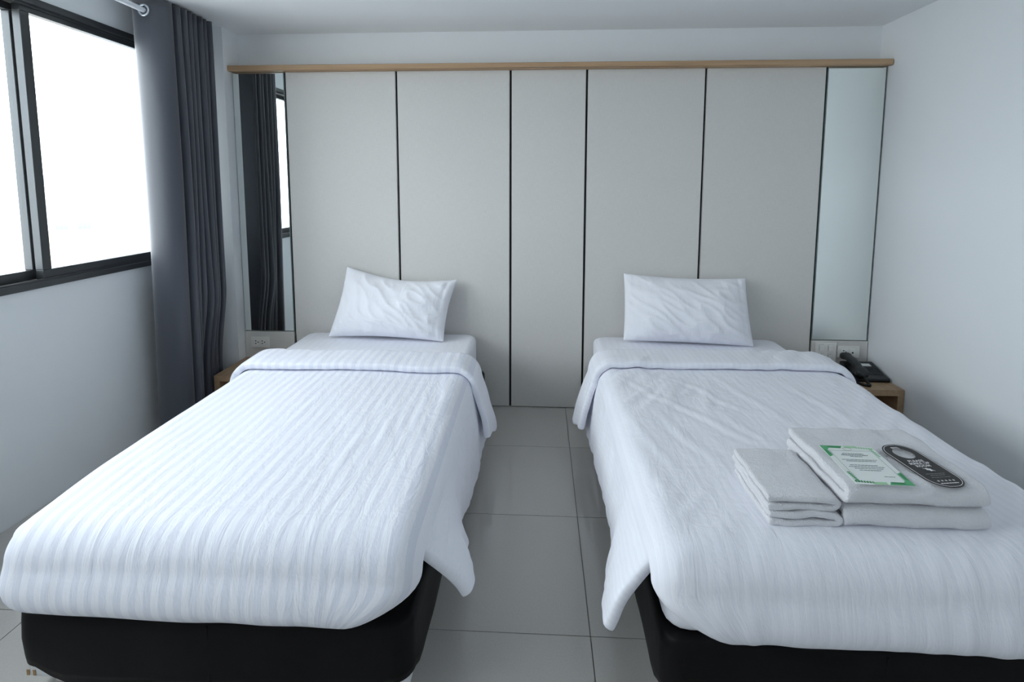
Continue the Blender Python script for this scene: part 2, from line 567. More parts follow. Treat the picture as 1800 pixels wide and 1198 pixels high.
def bed_base(xc, rot, label):
    hw, y0, y1, zt = 0.540, -0.025, -1.985, 0.25
    L = y0 - y1
    e = empty('bed_base', (xc, y1, 0), rot)
    tag(e, label, 'bed base', 'black vinyl bed bases')
    box('box_frame', (-hw + 0.012, hw - 0.012, 0.012, L - 0.012, 0.034, zt - 0.012), M['divan'], e, 0.02, 3)
    # vinyl cover: ring of points round the rounded rectangle, hem cut away at the corners
    ring, R = [], 0.055
    def arc(cx, cy, a0):
        for k in range(9):
            a = a0 + k / 8 * math.pi / 2
            ring.append((cx + R * math.cos(a), cy + R * math.sin(a)))
    def line(p, q, n):
        for k in range(1, n): ring.append((p[0] + (q[0] - p[0]) * k / n, p[1] + (q[1] - p[1]) * k / n))
    arc(hw - R, L - R, 0); line((hw - R, L), (-hw + R, L), 24)
    arc(-hw + R, L - R, math.pi / 2); line((-hw, L - R), (-hw, R), 40)
    arc(-hw + R, R, math.pi); line((-hw + R, 0), (hw - R, 0), 24)
    arc(hw - R, R, 1.5 * math.pi); line((hw, R), (hw, L - R), 40)
    n = len(ring)
    prof = [0.0, 0.15, 0.5, 0.85, 1.0]
    bm = bmesh.new()
    lay = []
    for k, (x, y) in enumerate(ring):
        dc = min(math.hypot(abs(x) - hw, y - c) for c in (0, L))
        hem = 0.046 + 0.042 * (1 - smooth01((dc - 0.045) / 0.085)) + 0.004 * noise.noise((x * 9, y * 9, 3))
        bulge = 0.004 * noise.noise((x * 5, y * 5, 1))
        cx, cy = x, y - L / 2
        col = []
        for t in prof:
            z = hem + (zt - 0.015 - hem) * t
            s = 1 + (bulge + 0.003 * math.sin(t * math.pi)) / 0.6
            col.append(bm.verts.new((cx * s, L / 2 + cy * s, z)))
        for ins, dz in ((0.006, 0.004), (0.016, 0.0)):
            kx, ky = 1 - ins / hw, 1 - ins / (L / 2)
            col.append(bm.verts.new((cx * kx, L / 2 + cy * ky, zt - dz)))
        lay.append(col)
    for k in range(n):
        a, b = lay[k], lay[(k + 1) % n]
        for q in range(len(a) - 1): bm.faces.new((a[q], b[q], b[q + 1], a[q + 1]))
    bm.faces.new([c[-1] for c in lay])
    c = link('vinyl_cover', bm_mesh(bm, 'vinyl_cover'), M['vinyl'], e, True)
    s = c.modifiers.new('thick', 'SOLIDIFY')
    s.thickness = 0.003
    # piped seam down the foot end
    box('seam', (-0.0015, 0.0015, -0.0035, -0.0005, 0.06, zt - 0.02), M['vinyl'], e)
    for sx in (-1, 1):
        for yy in (0.075, L - 0.075):
            bm = bmesh.new()
            bmesh.ops.create_cone(bm, cap_ends=True, segments=20, radius1=0.030, radius2=0.036, depth=0.034)
            bmesh.ops.translate(bm, verts=bm.verts, vec=(sx * (hw - 0.075), yy, 0.017))
            link('foot', bm_mesh(bm, 'foot'), M['plate'], e)
    for dx in (-0.012, 0.006):
        box('print_mark', (-hw + 0.028 + dx, -hw + 0.036 + dx, 0.0105, 0.0125, 0.050, 0.066), M['brown_print'], e)
    return e

def mattress(xc, rot, hw, label):
    y0, y1, z0, z1 = -0.015, -1.975, 0.252, 0.470
    L = y0 - y1
    e = empty('mattress', (xc, y1, z0), rot)
    tag(e, label, 'mattress', 'sheeted mattresses')
    # rounded slab from a lattice: fitted sheet with soft pulls at the head corners
    r = 0.035
    prof = []
    for k in range(5):
        a = k / 4 * math.pi / 2
        prof.append((r * (1 - math.cos(a)), r * (1 - math.sin(a))))     # (dz from bottom, inset)
    levels = [(dz, ins) for dz, ins in prof] + [(z1 - z0 - r + r * math.sin(k / 6 * math.pi / 2), r * (1 - math.cos(k / 6 * math.pi / 2))) for k in range(7)]
    ring = []
    nx, ny = 40, 72
    for k in range(nx): ring.append((-1 + 2 * k / nx, -1))
    for k in range(ny): ring.append((1, -1 + 2 * k / ny))
    for k in range(nx): ring.append((1 - 2 * k / nx, 1))
    for k in range(ny): ring.append((-1, 1 - 2 * k / ny))
    RC = 0.05
    def place(u, v, ins):
        hx, hy = hw - ins, L / 2 - ins
        x, y = u * hx, v * hy
        ax, ay = hx - RC, hy - RC
        if abs(x) > ax and abs(y) > ay:
            dx, dy = abs(x) - ax, abs(y) - ay
            m_ = max(dx, dy)
            l_ = math.hypot(dx, dy)
            x = math.copysign(ax + dx * m_ / l_, x)
            y = math.copysign(ay + dy * m_ / l_, y)
        return x, y
    bm = bmesh.new()
    uvl = bm.loops.layers.uv.new('UVMap')
    rows = []
    for dz, ins in levels:
        row = []
        for (u, v) in ring:
            x, y = place(u, v, ins)
            w = 0.003 * noise.noise((x * 28, y * 28, dz * 3)) * smooth01((dz - 0.02) / 0.05) if abs(u) == 1 else 0
            row.append(bm.verts.new((x + (w if u > 0 else -w), L / 2 + y, dz)))
        rows.append(row)
    n = len(ring)
    for a, b in zip(rows[:-1], rows[1:]):
        for k in range(n): bm.faces.new((a[k], a[(k + 1) % n], b[(k + 1) % n], b[k]))
    bm.faces.new(list(reversed(rows[0])))
    bm.faces.new(rows[-1])
    for f in bm.faces:
        for lp in f.loops: lp[uvl].uv = (lp.vert.co.x + (lp.vert.co.z if abs(f.normal.z) < 0.5 else 0), lp.vert.co.y)
    link('fitted_sheet', bm_mesh(bm, 'fitted_sheet'), M['sheet'], e, True)
    return e

def duvet(xc, P, mt, label, seed):
    """one continuous quilt: turned-back band, roll, top, foot drop, and side drops that end in loose ears at the foot.
    P holds widths, lengths and the height of the hems on both sides."""
    zt, a, r = P['zt'], P['half'] - 0.07, 0.07
    yh, yn, yf, rf = P['y_fold'], P['y_band'], P['y_foot'], 0.085
    st = 0.016
    # ---- lengthwise stations: (section, parameter)
    rows = []
    nb = max(4, int((yh - yn) / st))
    for k in range(nb): rows.append(('band', yn + (yh - yn) * k / nb))
    for k in range(7): rows.append(('roll', k / 6))
    nm = int((yh - (yf + rf)) / st)
    for k in range(1, nm + 1): rows.append(('main', yh + (yf + rf - yh) * k / nm))
    i_front = len(rows)
    for k in range(1, 8): rows.append(('arc', k / 7))
    drop = P['drop']
    nf = int(drop / st)
    for k in range(1, nf + 1): rows.append(('front', k / nf))
    # ---- crosswise stations
    na = int(2 * a / st)
    cols = []
    H = 0.40
    nh = int(H / st)
    for k in range(nh): cols.append(('hang', -1, 1 - k / nh))
    for k in range(6): cols.append(('edge', -1, 1 - k / 6))
    j0 = nh
    for k in range(na + 1): cols.append(('top', 0, -a + 2 * a * k / na))
    for k in range(1, 7): cols.append(('edge', 1, k / 6))
    j1 = len(cols) - 1
    for k in range(1, nh + 1): cols.append(('hang', 1, k / nh))
    rd = 0.017
    def cross(kind, side, s, y, lift, v):
        """point of the cross-section at world y; returns x offset and z"""
        zz = zt + lift + 0.006 * (1 - (v / a) ** 2 if abs(v) < a else 0)
        if kind == 'top': return v, zz
        rr = r + lift * 0.7
        if kind == 'edge':
            th = s * math.pi / 2
            return side * (a + rr * math.sin(th)), zz - rr * (1 - math.cos(th))
        hl, fl = P['hem'](side, y, lift)
        d = s * hl
        bul = 0.012 * math.sin(s * math.pi)
        return side * (a + rr + d * math.sin(fl) + bul), zz - rr - d * math.cos(fl)
    def fn(i, j):
        sec, q = rows[i]
        kind, side, s = cols[j]
        v = s if kind == 'top' else side * a
        sh = P.get('shear', 0.0)
        if sec in ('band', 'main'):
            lift = 0.042 if sec == 'band' else 0.0
            y = q
            x, z = cross(kind, side, s, y, lift, v)
            if sec == 'band':
                edge = smooth01((q - yn) / 0.05)
                z -= (1 - edge) * 0.006
            ww = 1.0
        elif sec == 'roll':
            th = q * math.pi
            lift = 0.021 + 0.021 * math.cos(th)
            y = yh + 0.022 * math.sin(th)
            x, z = cross(kind, side, s, y, lift, v)
        else:
            fl = 0.0
            if sec == 'arc':
                ph = q * math.pi / 2
                y = yf + rf - rf * math.sin(ph)
                x, z = cross(kind, side, s, yf + rf, 0.0, v)
                if kind == 'edge':
                    th = s * math.pi / 2
                    x = side * (a + r * math.sin(th))
                    z = zt - r * (1 - math.cos(th)) * math.cos(ph) - rf * (1 - math.cos(ph))
                    y = yf + rf - rf * math.sin(ph) * (0.35 + 0.65 * math.cos(th))
                else:
                    z -= rf * (1 - math.cos(ph))
            else:
                d = q * drop
                ths = s * math.pi / 2 if kind == 'edge' else 0
                x = v if kind == 'top' else side * (a + r * math.sin(ths))
                z = zt - rf - d
                if kind == 'top': z += 0.006 * (1 - (v / a) ** 2) * (1 - q)
                y = yf - 0.022 * math.sin(min(1, q * 1.05) * math.pi * 0.9) + 0.035 * smooth01((q - 0.6) / 0.4) + (rf * 0.65 * (1 - math.cos(ths)))
                lo, hi = P['front'](q)
                w = smooth01((abs(x) / (a + r) - 0.45) / 0.55)
                x *= 1 + ((lo if x < 0 else hi) - 1) * w
        # bed corner drawn in at the foot
        if x < 0: x += P.get('inset', (0, 0))[0] * smooth01((-1.66 - y) / 0.34) * smooth01(-x / (a + r))
        # ears swing forward with the drop
        if kind == 'hang' and sec == 'main':
            near = smooth01((yf + 0.42 - y) / 0.36)
            y -= near * s * P['ear'][0 if side < 0 else 1]
        # cloth relief
        wx, wy = x + seed, y
        if kind == 'hang' or sec == 'band':
            pass
        n1 = noise.noise((wx * 3.2, wy * 2.2, seed)) * 0.006
        ca, sa = math.cos(P['wr']), math.sin(P['wr'])
        tx, ty = wx * ca + wy * sa, -wx * sa + wy * ca
        rid = 1 - abs(noise.noise((tx * 14, ty * 2.6, seed + 4)))
        n2 = (rid ** 5) * 0.0065 * P['ww'] * smooth01(0.5 + 1.3 * noise.noise((wx * 1.7, wy * 1.7, seed + 9)))
        dz = n1 + n2
        for (ax, ay, bx, by, am, wd) in P['creases']:
            ux, uy = bx - ax, by - ay
            ll = math.hypot(ux, uy)
            px, py = xc + x - ax, y - ay
            tt = (px * ux + py * uy) / ll / ll
            if -0.05 < tt < 1.05:
                off = (px * uy - py * ux) / ll + 0.022 * noise.noise((tt * 3.1, ax * 20, ay * 9))
                if abs(off) < 0.06:
                    dz += 0.65 * am * math.sin(math.pi * max(0, min(1, tt))) * (math.exp(-(off / wd) ** 2) - 0.5 * math.exp(-((off - 2 * wd) / wd) ** 2))
        if kind == 'hang':
            pk = noise.noise((y * 9, s * 1.5, seed + 2 + side)) * 0.014 * s + noise.noise((y * 24, s * 3, seed + side)) * 0.006
            x += side * pk
            z += noise.noise((y * 11, 7.7, seed)) * 0.010 * s
        elif sec == 'front':
            y -= dz * 0.8
            z += noise.noise((x * 8, 1.3, seed)) * 0.006 * q
        else:
            z += dz
            if sec == 'band' or sec == 'roll':
                z += noise.noise((x * 22, y * 6, seed + 5)) * 0.0035
                y += noise.noise((x * 5, 2.2, seed + 1)) * 0.010
        return xc + x + sh * (y + 1.0), y, z
    # cloth coordinates in metres
    ulen = [0.0]
    for i in range(1, len(rows)):
        ulen.append(ulen[-1] + (st if rows[i][0] != 'roll' else 0.011))
    def uv(i, j):
        kind, side, s = cols[j]
        if kind == 'top': c = s
        elif kind == 'edge': c = side * (a + s * r * math.pi / 2)
        else: c = side * (a + r * math.pi / 2 + s * 0.33)
        return (c, ulen[i])
    def skip(i, j):
        return i >= i_front - 1 and (j < j0 or j >= j1)
    me = grid_mesh('duvet', len(rows), len(cols), fn, skip, uv)
    o = link('duvet', me, mt, None, True)
    s = o.modifiers.new('loft', 'SOLIDIFY')
    s.thickness = 0.032
    s.offset = 0.0
    s.use_even_offset = False
    o.modifiers.new('soft', 'SUBSURF').levels = 1
    o.modifiers['soft'].render_levels = 1
    # rest origin at the foot of the bed
    org = Vector((xc, yf, 0.25))
    me.transform(Matrix.Translation(-org))
    o.location = org
    tag(o, label, 'duvet', 'white duvets on the beds')
    return o

bed_base(-0.868, 0.004, 'black vinyl bed base under the boldly striped duvet')
bed_base(0.860, 0.0, 'black vinyl bed base under the duvet with towels')
mattress(-0.895, 0.010, 0.527, 'mattress in white sheet under the boldly striped duvet')
mattress(0.862, 0.0, 0.538, 'mattress in white sheet under the duvet with towels')

# pulled creases in the two quilts: start x, y, end x, y, height, width
CR_L = ((-0.901, -1.097, -0.926, -1.533, 0.005, 0.012), (-0.463, -1.071, -0.447, -1.522, 0.005, 0.011), (-0.549, -1.25, -0.532, -1.708, 0.004, 0.010),
        (-0.372, -1.239, -0.343, -1.73, 0.006, 0.011), (-0.619, -1.448, -0.645, -1.777, 0.004, 0.012), (-0.42, -0.85, -0.39, -1.20, 0.006, 0.012))
CR_R = ((0.438, -1.019, 0.761, -1.493, 0.008, 0.013), (0.317, -1.116, 0.423, -1.717, 0.007, 0.012), (0.777, -0.756, 0.933, -1.402, 0.006, 0.013),
        (0.308, -1.395, 0.37, -1.833, 0.007, 0.012), (0.449, -1.192, 0.591, -1.708, 0.007, 0.012), (0.599, -0.841, 0.819, -1.248, 0.007, 0.012),
        (0.36, -0.85, 0.52, -1.15, 0.007, 0.011), (1.05, -0.80, 1.18, -1.35, 0.005, 0.013), (0.68, -1.20, 0.80, -1.55, 0.005, 0.011))
def hem_left_bed(side, y, lift):
    if side > 0:
        hl = 0.335 - 0.170 * smooth01((-1.05 - y) / 0.75)
        fl = 0.10 + 0.72 * smooth01((-1.45 - y) / 0.48)
        if lift > 0.02: hl, fl = 0.225 + 0.05 * smooth01((y + 0.87) / 0.20), 0.24
        return hl, fl
    ear = smooth01((-1.5 - y) / 0.4)
    return 0.24 - 0.07 * ear, 0.05 + 0.28 * ear
def front_left_bed(q):
    return 1.0 - 0.045 * smooth01((q - 0.35) / 0.65), 1.0 - 0.30 * smooth01((q - 0.05) / 0.95)
duvet(-0.869, dict(zt=0.499, half=0.547, y_fold=-0.670, y_band=-0.870, y_foot=-2.035, drop=0.137, hem=hem_left_bed,
                   front=front_left_bed, ear=(0.03, 0.0), creases=CR_L, wr=0.15, ww=0.5, shear=-0.018, inset=(0.022, 0.0)),
      M['linen_stripe'], 'white duvet with bold satin stripes, bare of towels', 3.9)

def hem_right_bed(side, y, lift):
    if side < 0:
        ear = smooth01((-1.55 - y) / 0.38)
        hl = 0.25 - 0.05 * ear + 0.05 * smooth01((y + 1.3) / 0.6)
        fl = 0.10 + 0.52 * ear
        if lift > 0.02: hl, fl = 0.225 + 0.06 * smooth01((y + 0.755) / 0.20), 0.26
        return hl, fl
    return 0.25, 0.05
def front_right_bed(q):
    return 1.0 - 0.34 * smooth01(q * 0.85), 1.0 - 0.03 * q
duvet(0.862, dict(zt=0.497, half=0.570, y_fold=-0.555, y_band=-0.755, y_foot=-2.035, drop=0.127, hem=hem_right_bed,
                  front=front_right_bed, ear=(0.035, 0.03), creases=CR_R, wr=-0.55, ww=1.7),
      M['linen_fine'], 'white duvet with faint stripes carrying folded towels', 6.3)

# ------------------------------------------------------------------ pillows
def pillow(c00, c10, c11, c01, bulge, label, seed, droop, pin):
    """c00 bottom left, c10 bottom right, c11 top right, c01 top left, as seen from the foot of the bed"""
    A, B, C, D = (Vector(c) for c in (c00, c10, c11, c01))
    nrm = (B - A).cross(D - A).normalized()
    if nrm.y > 0: nrm = -nrm
    n = 64
    def pt(u, v, s):
        # edges pull in between the corners
        uu = u + (0.5 - u) * 2 * pin * math.sin(math.pi * v)
        vv = v + (0.5 - v) * 2 * pin * 1.5 * math.sin(math.pi * u)
        p = A * (1 - uu) * (1 - vv) + B * uu * (1 - vv) + C * uu * vv + D * (1 - uu) * vv
        e = max(0.0, (1 - abs(2 * u - 1) ** 2.6)) ** 0.62 * max(0.0, (1 - abs(2 * v - 1) ** 2.6)) ** 0.62
        h = bulge * e * (1.0 + 0.25 * (0.5 - v))
        if s < 0: h *= 0.55
        w = noise.noise((u * 4 + seed, v * 4, 0.3)) * 0.010
        tx = u * 0.9 + v * 0.6
        rid = (1 - abs(noise.noise((tx * 9 + seed, (v - u) * 2, 1.1)))) ** 4 * 0.012
        cr = noise.noise((u * 22 + seed, v * 7, 5)) * 0.004 * (smooth01((abs(2 * u - 1) - 0.6) / 0.4) + smooth01((abs(2 * v - 1) - 0.55) / 0.45))
        h += (w + rid * 0.9 + cr) * min(1, e * 3)
        h -= 0.006 * math.exp(-((u - 0.935) / 0.014) ** 2) * min(1, e * 4)      # sewn hem of the open end
        edge = 0.0035
        p = p + nrm * s * (h + edge)
        p.z += droop * math.sin(math.pi * u) * v * -1
        return p
    bm = bmesh.new()
    uvl = bm.loops.layers.uv.new('UVMap')
    grids = []
    for s in (1, -1):
        grids.append([[bm.verts.new(pt(i / n, j / n, s)) for i in range(n + 1)] for j in range(n + 1)])
    for gi, gr in enumerate(grids):
        for j in range(n):
            for i in range(n):
                f = bm.faces.new((gr[j][i], gr[j][i + 1], gr[j + 1][i + 1], gr[j + 1][i]))
                for lp, (a_, b_) in zip(f.loops, ((i, j), (i + 1, j), (i + 1, j + 1), (i, j + 1))):
                    lp[uvl].uv = (a_ / n * 0.7 + gi, b_ / n * 0.45)
    f, b = grids
    rim = [(0, i) for i in range(n)] + [(j, n) for j in range(n)] + [(n, n - i) for i in range(n)] + [(n - j, 0) for j in range(n)]
    for k in range(len(rim)):
        p, q = rim[k], rim[(k + 1) % len(rim)]
        bm.faces.new((f[p[0]][p[1]], b[p[0]][p[1]], b[q[0]][q[1]], f[q[0]][q[1]]))
    me = bm_mesh(bm, 'pillow')
    org = (A + B) / 2
    me.transform(Matrix.Translation(-org))
    o = link('pillow', me, M['pillow'], None, True)
    o.location = org
    o.modifiers.new('soft', 'SUBSURF').levels = 1
    o.modifiers['soft'].render_levels = 1
    tag(o, label, 'pillow', 'white pillows at the heads of the beds')
    return o
pillow((-1.262, -0.165, 0.480), (-0.560, -0.215, 0.476), (-0.500, -0.060, 0.815), (-1.182, -0.040, 0.885), 0.105,
       'white pillow with one pointed corner sticking up, on the striped bed', 2.0, 0.030, 0.024)
pillow((0.488, -0.150, 0.482), (1.215, -0.200, 0.474), (1.205, -0.050, 0.840), (0.497, -0.045, 0.862), 0.110,
       'white pillow with level top edge, on the bed with towels', 8.0, 0.010, 0.010)

# ------------------------------------------------------------------ curtain and rod
XROD, ZROD = -1.965, 2.238
def curtain():
    e = empty('curtain', (XROD, -0.37, 0.03))
    tag(e, 'dark grey eyelet curtain bunched beside the window', 'curtain')
    ztop, zbot = 2.290, 0.045
    waves = 7.5
    ns, nz = 400, 60
    Y0, Y1 = -0.540, -0.205
    def fn(i, j):
        t = i / (nz - 1)                    # 0 top, 1 bottom
        z = ztop + (zbot - ztop) * t
        s = j / (ns - 1)
        ph = s * waves * 2 * math.pi
        c = -math.cos(ph)
        amp = ((0.100 if ph < 1.5 * math.pi else 0.115) if c > 0 else 0.085) + 0.030 * noise.noise((s * 11, t * 1.3, 2)) * (0.35 + 0.65 * t)
        y = Y0 + (Y1 - Y0) * s
        x = XROD + amp * math.copysign(abs(c) ** 0.85, c)
        if ph < math.pi: y -= 0.050 * math.sin(ph)
        else: y += 0.010 * math.sin(2 * ph)
        y += t * (0.026 * noise.noise((s * 5.1 + 3, t * 1.1, 4)) * smooth01(s * 6)) + 0.012 * noise.noise((s * 8, t * 2.5, 9)) * t
        x = max(x, XL + 0.013)
        if x > XROD: x = XROD + (x - XROD) * (1 - 0.42 * smooth01((0.80 - z) / 0.45) * smooth01((y + 0.44) / 0.06))
        return x - XROD, y + 0.37, z - 0.03
    me = grid_mesh('cloth', nz, ns, fn)
    o = link('cloth', me, M['curtain'], e, True)
    s = o.modifiers.new('thick', 'SOLIDIFY')
    s.thickness = 0.0025
    # metal eyelets where the cloth crosses the rod
    for k in range(int(waves * 2)):
        s_ = (k + 0.5) / (waves * 2)
        y = Y0 + (Y1 - Y0) * s_ - (0.052 if k == 0 else 0)
        pts = []
        for q in range(28):
            a_ = q / 28 * 2 * math.pi
            pts.append((0.0245 * math.cos(a_), y + 0.37, ZROD - 0.03 + 0.0245 * math.sin(a_)))
        tube('eyelet', pts, 0.0052, M['chrome_ring'], e, 8, True)
curtain()
rod = empty('curtain_rod', (XROD, -1.8, ZROD))
tag(rod, 'white enamelled curtain rod above the window', 'curtain rod')
o = tube('pole', [(0, y, 0) for y in (-1.75, -0.9, 0.0, 0.9, 1.700)], 0.0125, M['white_metal'], rod, 16)
for y in (-1.2, 1.69):
    o = box('bracket', (XL - XROD + 0.001, 0.0, y - 0.008, y + 0.008, -0.010, 0.004), M['white_metal'], rod)
    box('bracket_plate', (XL - XROD + 0.001, XL - XROD + 0.006, y - 0.02, y + 0.02, -0.03, 0.03), M['white_metal'], rod)

# ------------------------------------------------------------------ sockets and switches on the panelling
def holes(parent, pts, r):
    for (x, z) in pts:
        bm = bmesh.new()
        bmesh.ops.create_cone(bm, cap_ends=True, segments=12, radius1=r, radius2=r, depth=0.0016, matrix=Matrix.Translation((x, -0.0118, z)) @ Matrix.Rotation(math.pi / 2, 4, 'X'))
        link('hole', bm_mesh(bm, 'hole'), M['hole'], parent)
def plate(name, xc, zc, w, h_, label, cat):
    e = empty(name, (xc, -0.001, zc))
    tag(e, label, cat)
    box('cover_plate', (-w / 2, w / 2, -0.009, 0.0, -h_ / 2, h_ / 2), M['plate'], e, 0.002, 2)
    return e
e = plate('wall_socket', -1.769, 0.391, 0.122, 0.072, 'cream double wall socket above the nightstand by the curtain', 'socket')
for cx in (-0.021, 0.021):
    sk = box('socket_insert', (cx - 0.017, cx + 0.017, -0.011, -0.009, -0.020, 0.020), M['socket'], e, 0.001, 1)
    holes(sk, ((cx - 0.007, 0.008), (cx - 0.007, -0.008), (cx + 0.008, 0.0)), 0.0036)
e = plate('light_switch', 1.713, 0.391, 0.126, 0.116, 'cream four-gang light switch plate above the telephone nightstand', 'switch')
for cx in (-0.026, 0.026):
    for cz in (0.025, -0.025):
        w = 0.0125 if (cx < 0 or cz > 0) else 0.0115
        box('rocker_gap', (cx - w - 0.0014, cx + w + 0.0014, -0.0098, -0.009, cz - 0.0204, cz + 0.0204), M['cable'], e)
        r_ = box('rocker', (cx - w, cx + w, -0.0135 if cz > 0 else -0.012, -0.009, cz - 0.019, cz + 0.019), M['socket'], e, 0.0015, 2)
        if cz < 0: box('indicator', (cx - 0.004, cx + 0.004, -0.0126, -0.0119, cz + 0.012, cz + 0.0145), M['hole'], r_)
e = plate('wall_socket', 1.846, 0.394, 0.128, 0.070, 'cream wall socket with phone jack behind the black telephone', 'socket')
sk = box('socket_insert', (-0.040, -0.006, -0.011, -0.009, -0.020, 0.020), M['socket'], e, 0.001, 1)
holes(sk, ((-0.030, 0.008), (-0.030, -0.008), (-0.016, 0.0)), 0.0036)
sk = box('socket_insert', (0.006, 0.040, -0.011, -0.009, -0.020, 0.020), M['socket'], e, 0.001, 1)
holes(sk, ((0.023, -0.004),), 0.0052)

# ------------------------------------------------------------------ telephone
def telephone():
    e = empty('telephone', (1.866, -0.140, NZ), math.radians(-2))
    tag(e, 'black corded desk telephone on the oak nightstand', 'telephone')
    # wedge body, higher at the back
    W, D = 0.092, 0.095
    bm = bmesh.new()
    vs = add_box(bm, -W, W, -D, D, 0.0, 0.03)
    for v in bm.verts:
        if v.co.z > 0.01: v.co.z = 0.020 if v.co.y < 0 else 0.062
    bmesh.ops.bevel(bm, geom=list(bm.edges), offset=0.007, segments=3, profile=0.5, affect='EDGES')
    link('body', bm_mesh(bm, 'body'), M['phone'], e, False)
    def ztop(y): return 0.041 + y / D * 0.021
    slope = math.atan2(0.042, 2 * D)
    def on_top(name, x0, x1, y0, y1, h_, mt, parent=e):
        o = box(name, (x0, x1, y0, y1, -0.004, h_), mt, parent, 0.0012, 1)
        return o
    deck = empty('key_deck')
    deck.parent = e
    deck.location = (0, 0, 0.041)
    deck.rotation_euler = (slope, 0, 0)
    box('index_card', (0.004, 0.060, 0.040, 0.066, 0.0, 0.0012), M['paper'], deck)
    for r_ in range(5):
        for c in range(4):
            x, y = 0.006 + c * 0.0195, 0.022 - r_ * 0.0165
            box('key', (x, x + 0.0145, y - 0.006, y + 0.004, 0.0, 0.0035), M['phone_key'], deck, 0.001, 1)
    # cradle posts and handset along the left side
    for y in (-0.062, 0.062):
        box('cradle', (-0.088, -0.032, y - 0.020, y + 0.020, ztop(y) - 0.008, ztop(y) + 0.010), M['phone'], e, 0.004, 2)
    prof = []
    n = 22
    rings = []
    bm = bmesh.new()
    for k in range(n + 1):
        t = k / n
        y = -0.112 + 0.224 * t
        endf = smooth01((abs(t - 0.5) - 0.24) / 0.16)
        capf = math.sqrt(max(0.0, 1 - ((abs(t - 0.5) - 0.40) / 0.10) ** 2)) if abs(t - 0.5) > 0.40 else 1.0
        hw = (0.024 + 0.008 * endf) * (0.35 + 0.65 * capf)
        hh = (0.0155 + 0.006 * endf) * (0.35 + 0.65 * capf)
        arch = 0.020 * (1 - (2 * t - 1) ** 2)
        zc = 0.041 + (y / 0.095) * 0.021 + 0.024 + arch
        ring = []
        for q in range(16):
            a_ = q / 16 * 2 * math.pi
            c_, s_ = math.cos(a_), math.sin(a_)
            ring.append(bm.verts.new((-0.060 + hw * math.copysign(abs(c_) ** 0.7, c_), y, zc + hh * math.copysign(abs(s_) ** 0.7, s_))))
        rings.append(ring)
    for a_, b_ in zip(rings[:-1], rings[1:]):
        for q in range(16): bm.faces.new((a_[q], a_[(q + 1) % 16], b_[(q + 1) % 16], b_[q]))
    bm.faces.new(rings[0])
    bm.faces.new(list(reversed(rings[-1])))
    link('handset', bm_mesh(bm, 'handset'), M['phone'], e, True)
    # coiled cord: from the handset's near end in a loop to the body's side
    ctrl = [(-0.060, -0.110, 0.040), (-0.056, -0.128, 0.018), (-0.050, -0.150, 0.009), (-0.058, -0.166, 0.0085), (-0.080, -0.160, 0.0085),
            (-0.100, -0.125, 0.0085), (-0.113, -0.090, 0.009), (-0.122, -0.066, 0.012), (-0.112, -0.045, 0.014), (-0.094, -0.030, 0.016)]
    def cat(t):
        m_ = t * (len(ctrl) - 1)
        k = min(int(m_), len(ctrl) - 2)
        f = m_ - k
        p = [Vector(ctrl[max(0, min(len(ctrl) - 1, k + d))]) for d in (-1, 0, 1, 2)]
        return 0.5 * ((2 * p[1]) + (p[2] - p[0]) * f + (2 * p[0] - 5 * p[1] + 4 * p[2] - p[3]) * f * f + (3 * p[1] - p[0] - 3 * p[2] + p[3]) * f ** 3)
    pts = []
    turns, steps = 62, 62 * 9
    for k in range(steps):
        t = k / (steps - 1)
        c = cat(t)
        tg = (cat(min(1, t + 0.01)) - cat(max(0, t - 0.01))).normalized()
        u = tg.cross(Vector((0.1, 0.2, 1))).normalized()
        w = tg.cross(u)
        a_ = k / 9 * 2 * math.pi
        pts.append(c + (u * math.cos(a_) + w * math.sin(a_)) * 0.0058)
    tube('coiled_cord', pts, 0.0020, M['phone'], e, 6)
    tube('line_cable', [(-0.080, 0.098, 0.020), (-0.115, 0.100, 0.004), (-0.150, 0.105, 0.004), (-0.185, 0.118, 0.012), (-0.21, 0.126, 0.03)], 0.0018, M['cable'], e, 6)
telephone()

# ------------------------------------------------------------------ folded towels
ZT = 0.519
def towel(path, span, axis, thick, label, group, seed, loc):
    """path: list of (p, z) in the section plane; extruded over span along the other horizontal axis"""
    # resample the path
    P = [Vector((p, z)) for p, z in path]
    fine = []
    for a_, b_ in zip(P[:-1], P[1:]):
        n = max(1, int((b_ - a_).length / 0.007))
        for k in range(n): fine.append(a_ + (b_ - a_) * k / n)
    fine.append(P[-1])
    for _ in range(5):
        fine = [fine[0]] + [(fine[k - 1] + fine[k] * 2 + fine[k + 1]) / 4 for k in range(1, len(fine) - 1)] + [fine[-1]]
    n = max(8, int((span[1] - span[0]) / 0.008))
    def fn(i, j):
        p = fine[j]
        t = i / (n - 1)
        q = span[0] + (span[1] - span[0]) * t
        w = noise.noise((q * 16 + seed, p.x * 16, p.y * 22)) * 0.0045 + noise.noise((q * 50 + seed, p.x * 50, p.y * 50)) * 0.0016
        zz = p.y + w
        qq = q + (t - 0.5) * 2 * noise.noise((p.x * 13, p.y * 60, seed)) * 0.006
        pp = p.x + noise.noise((q * 12, p.y * 20, seed + 3)) * 0.005
        return (pp, qq, zz) if axis == 'x' else (qq, pp, zz)
    me = grid_mesh('folded_towel', n, len(fine), fn)
    o = link('folded_towel', me, M['towel'], None, True)
    s = o.modifiers.new('pile', 'SOLIDIFY')
    s.thickness = thick
    s.offset = 0.0
    s.use_even_offset = False
    o.modifiers.new('soft', 'SUBSURF').levels = 1
    o.modifiers['soft'].render_levels = 1
    o.location = loc
    tag(o, label, 'towel', group)
    return o
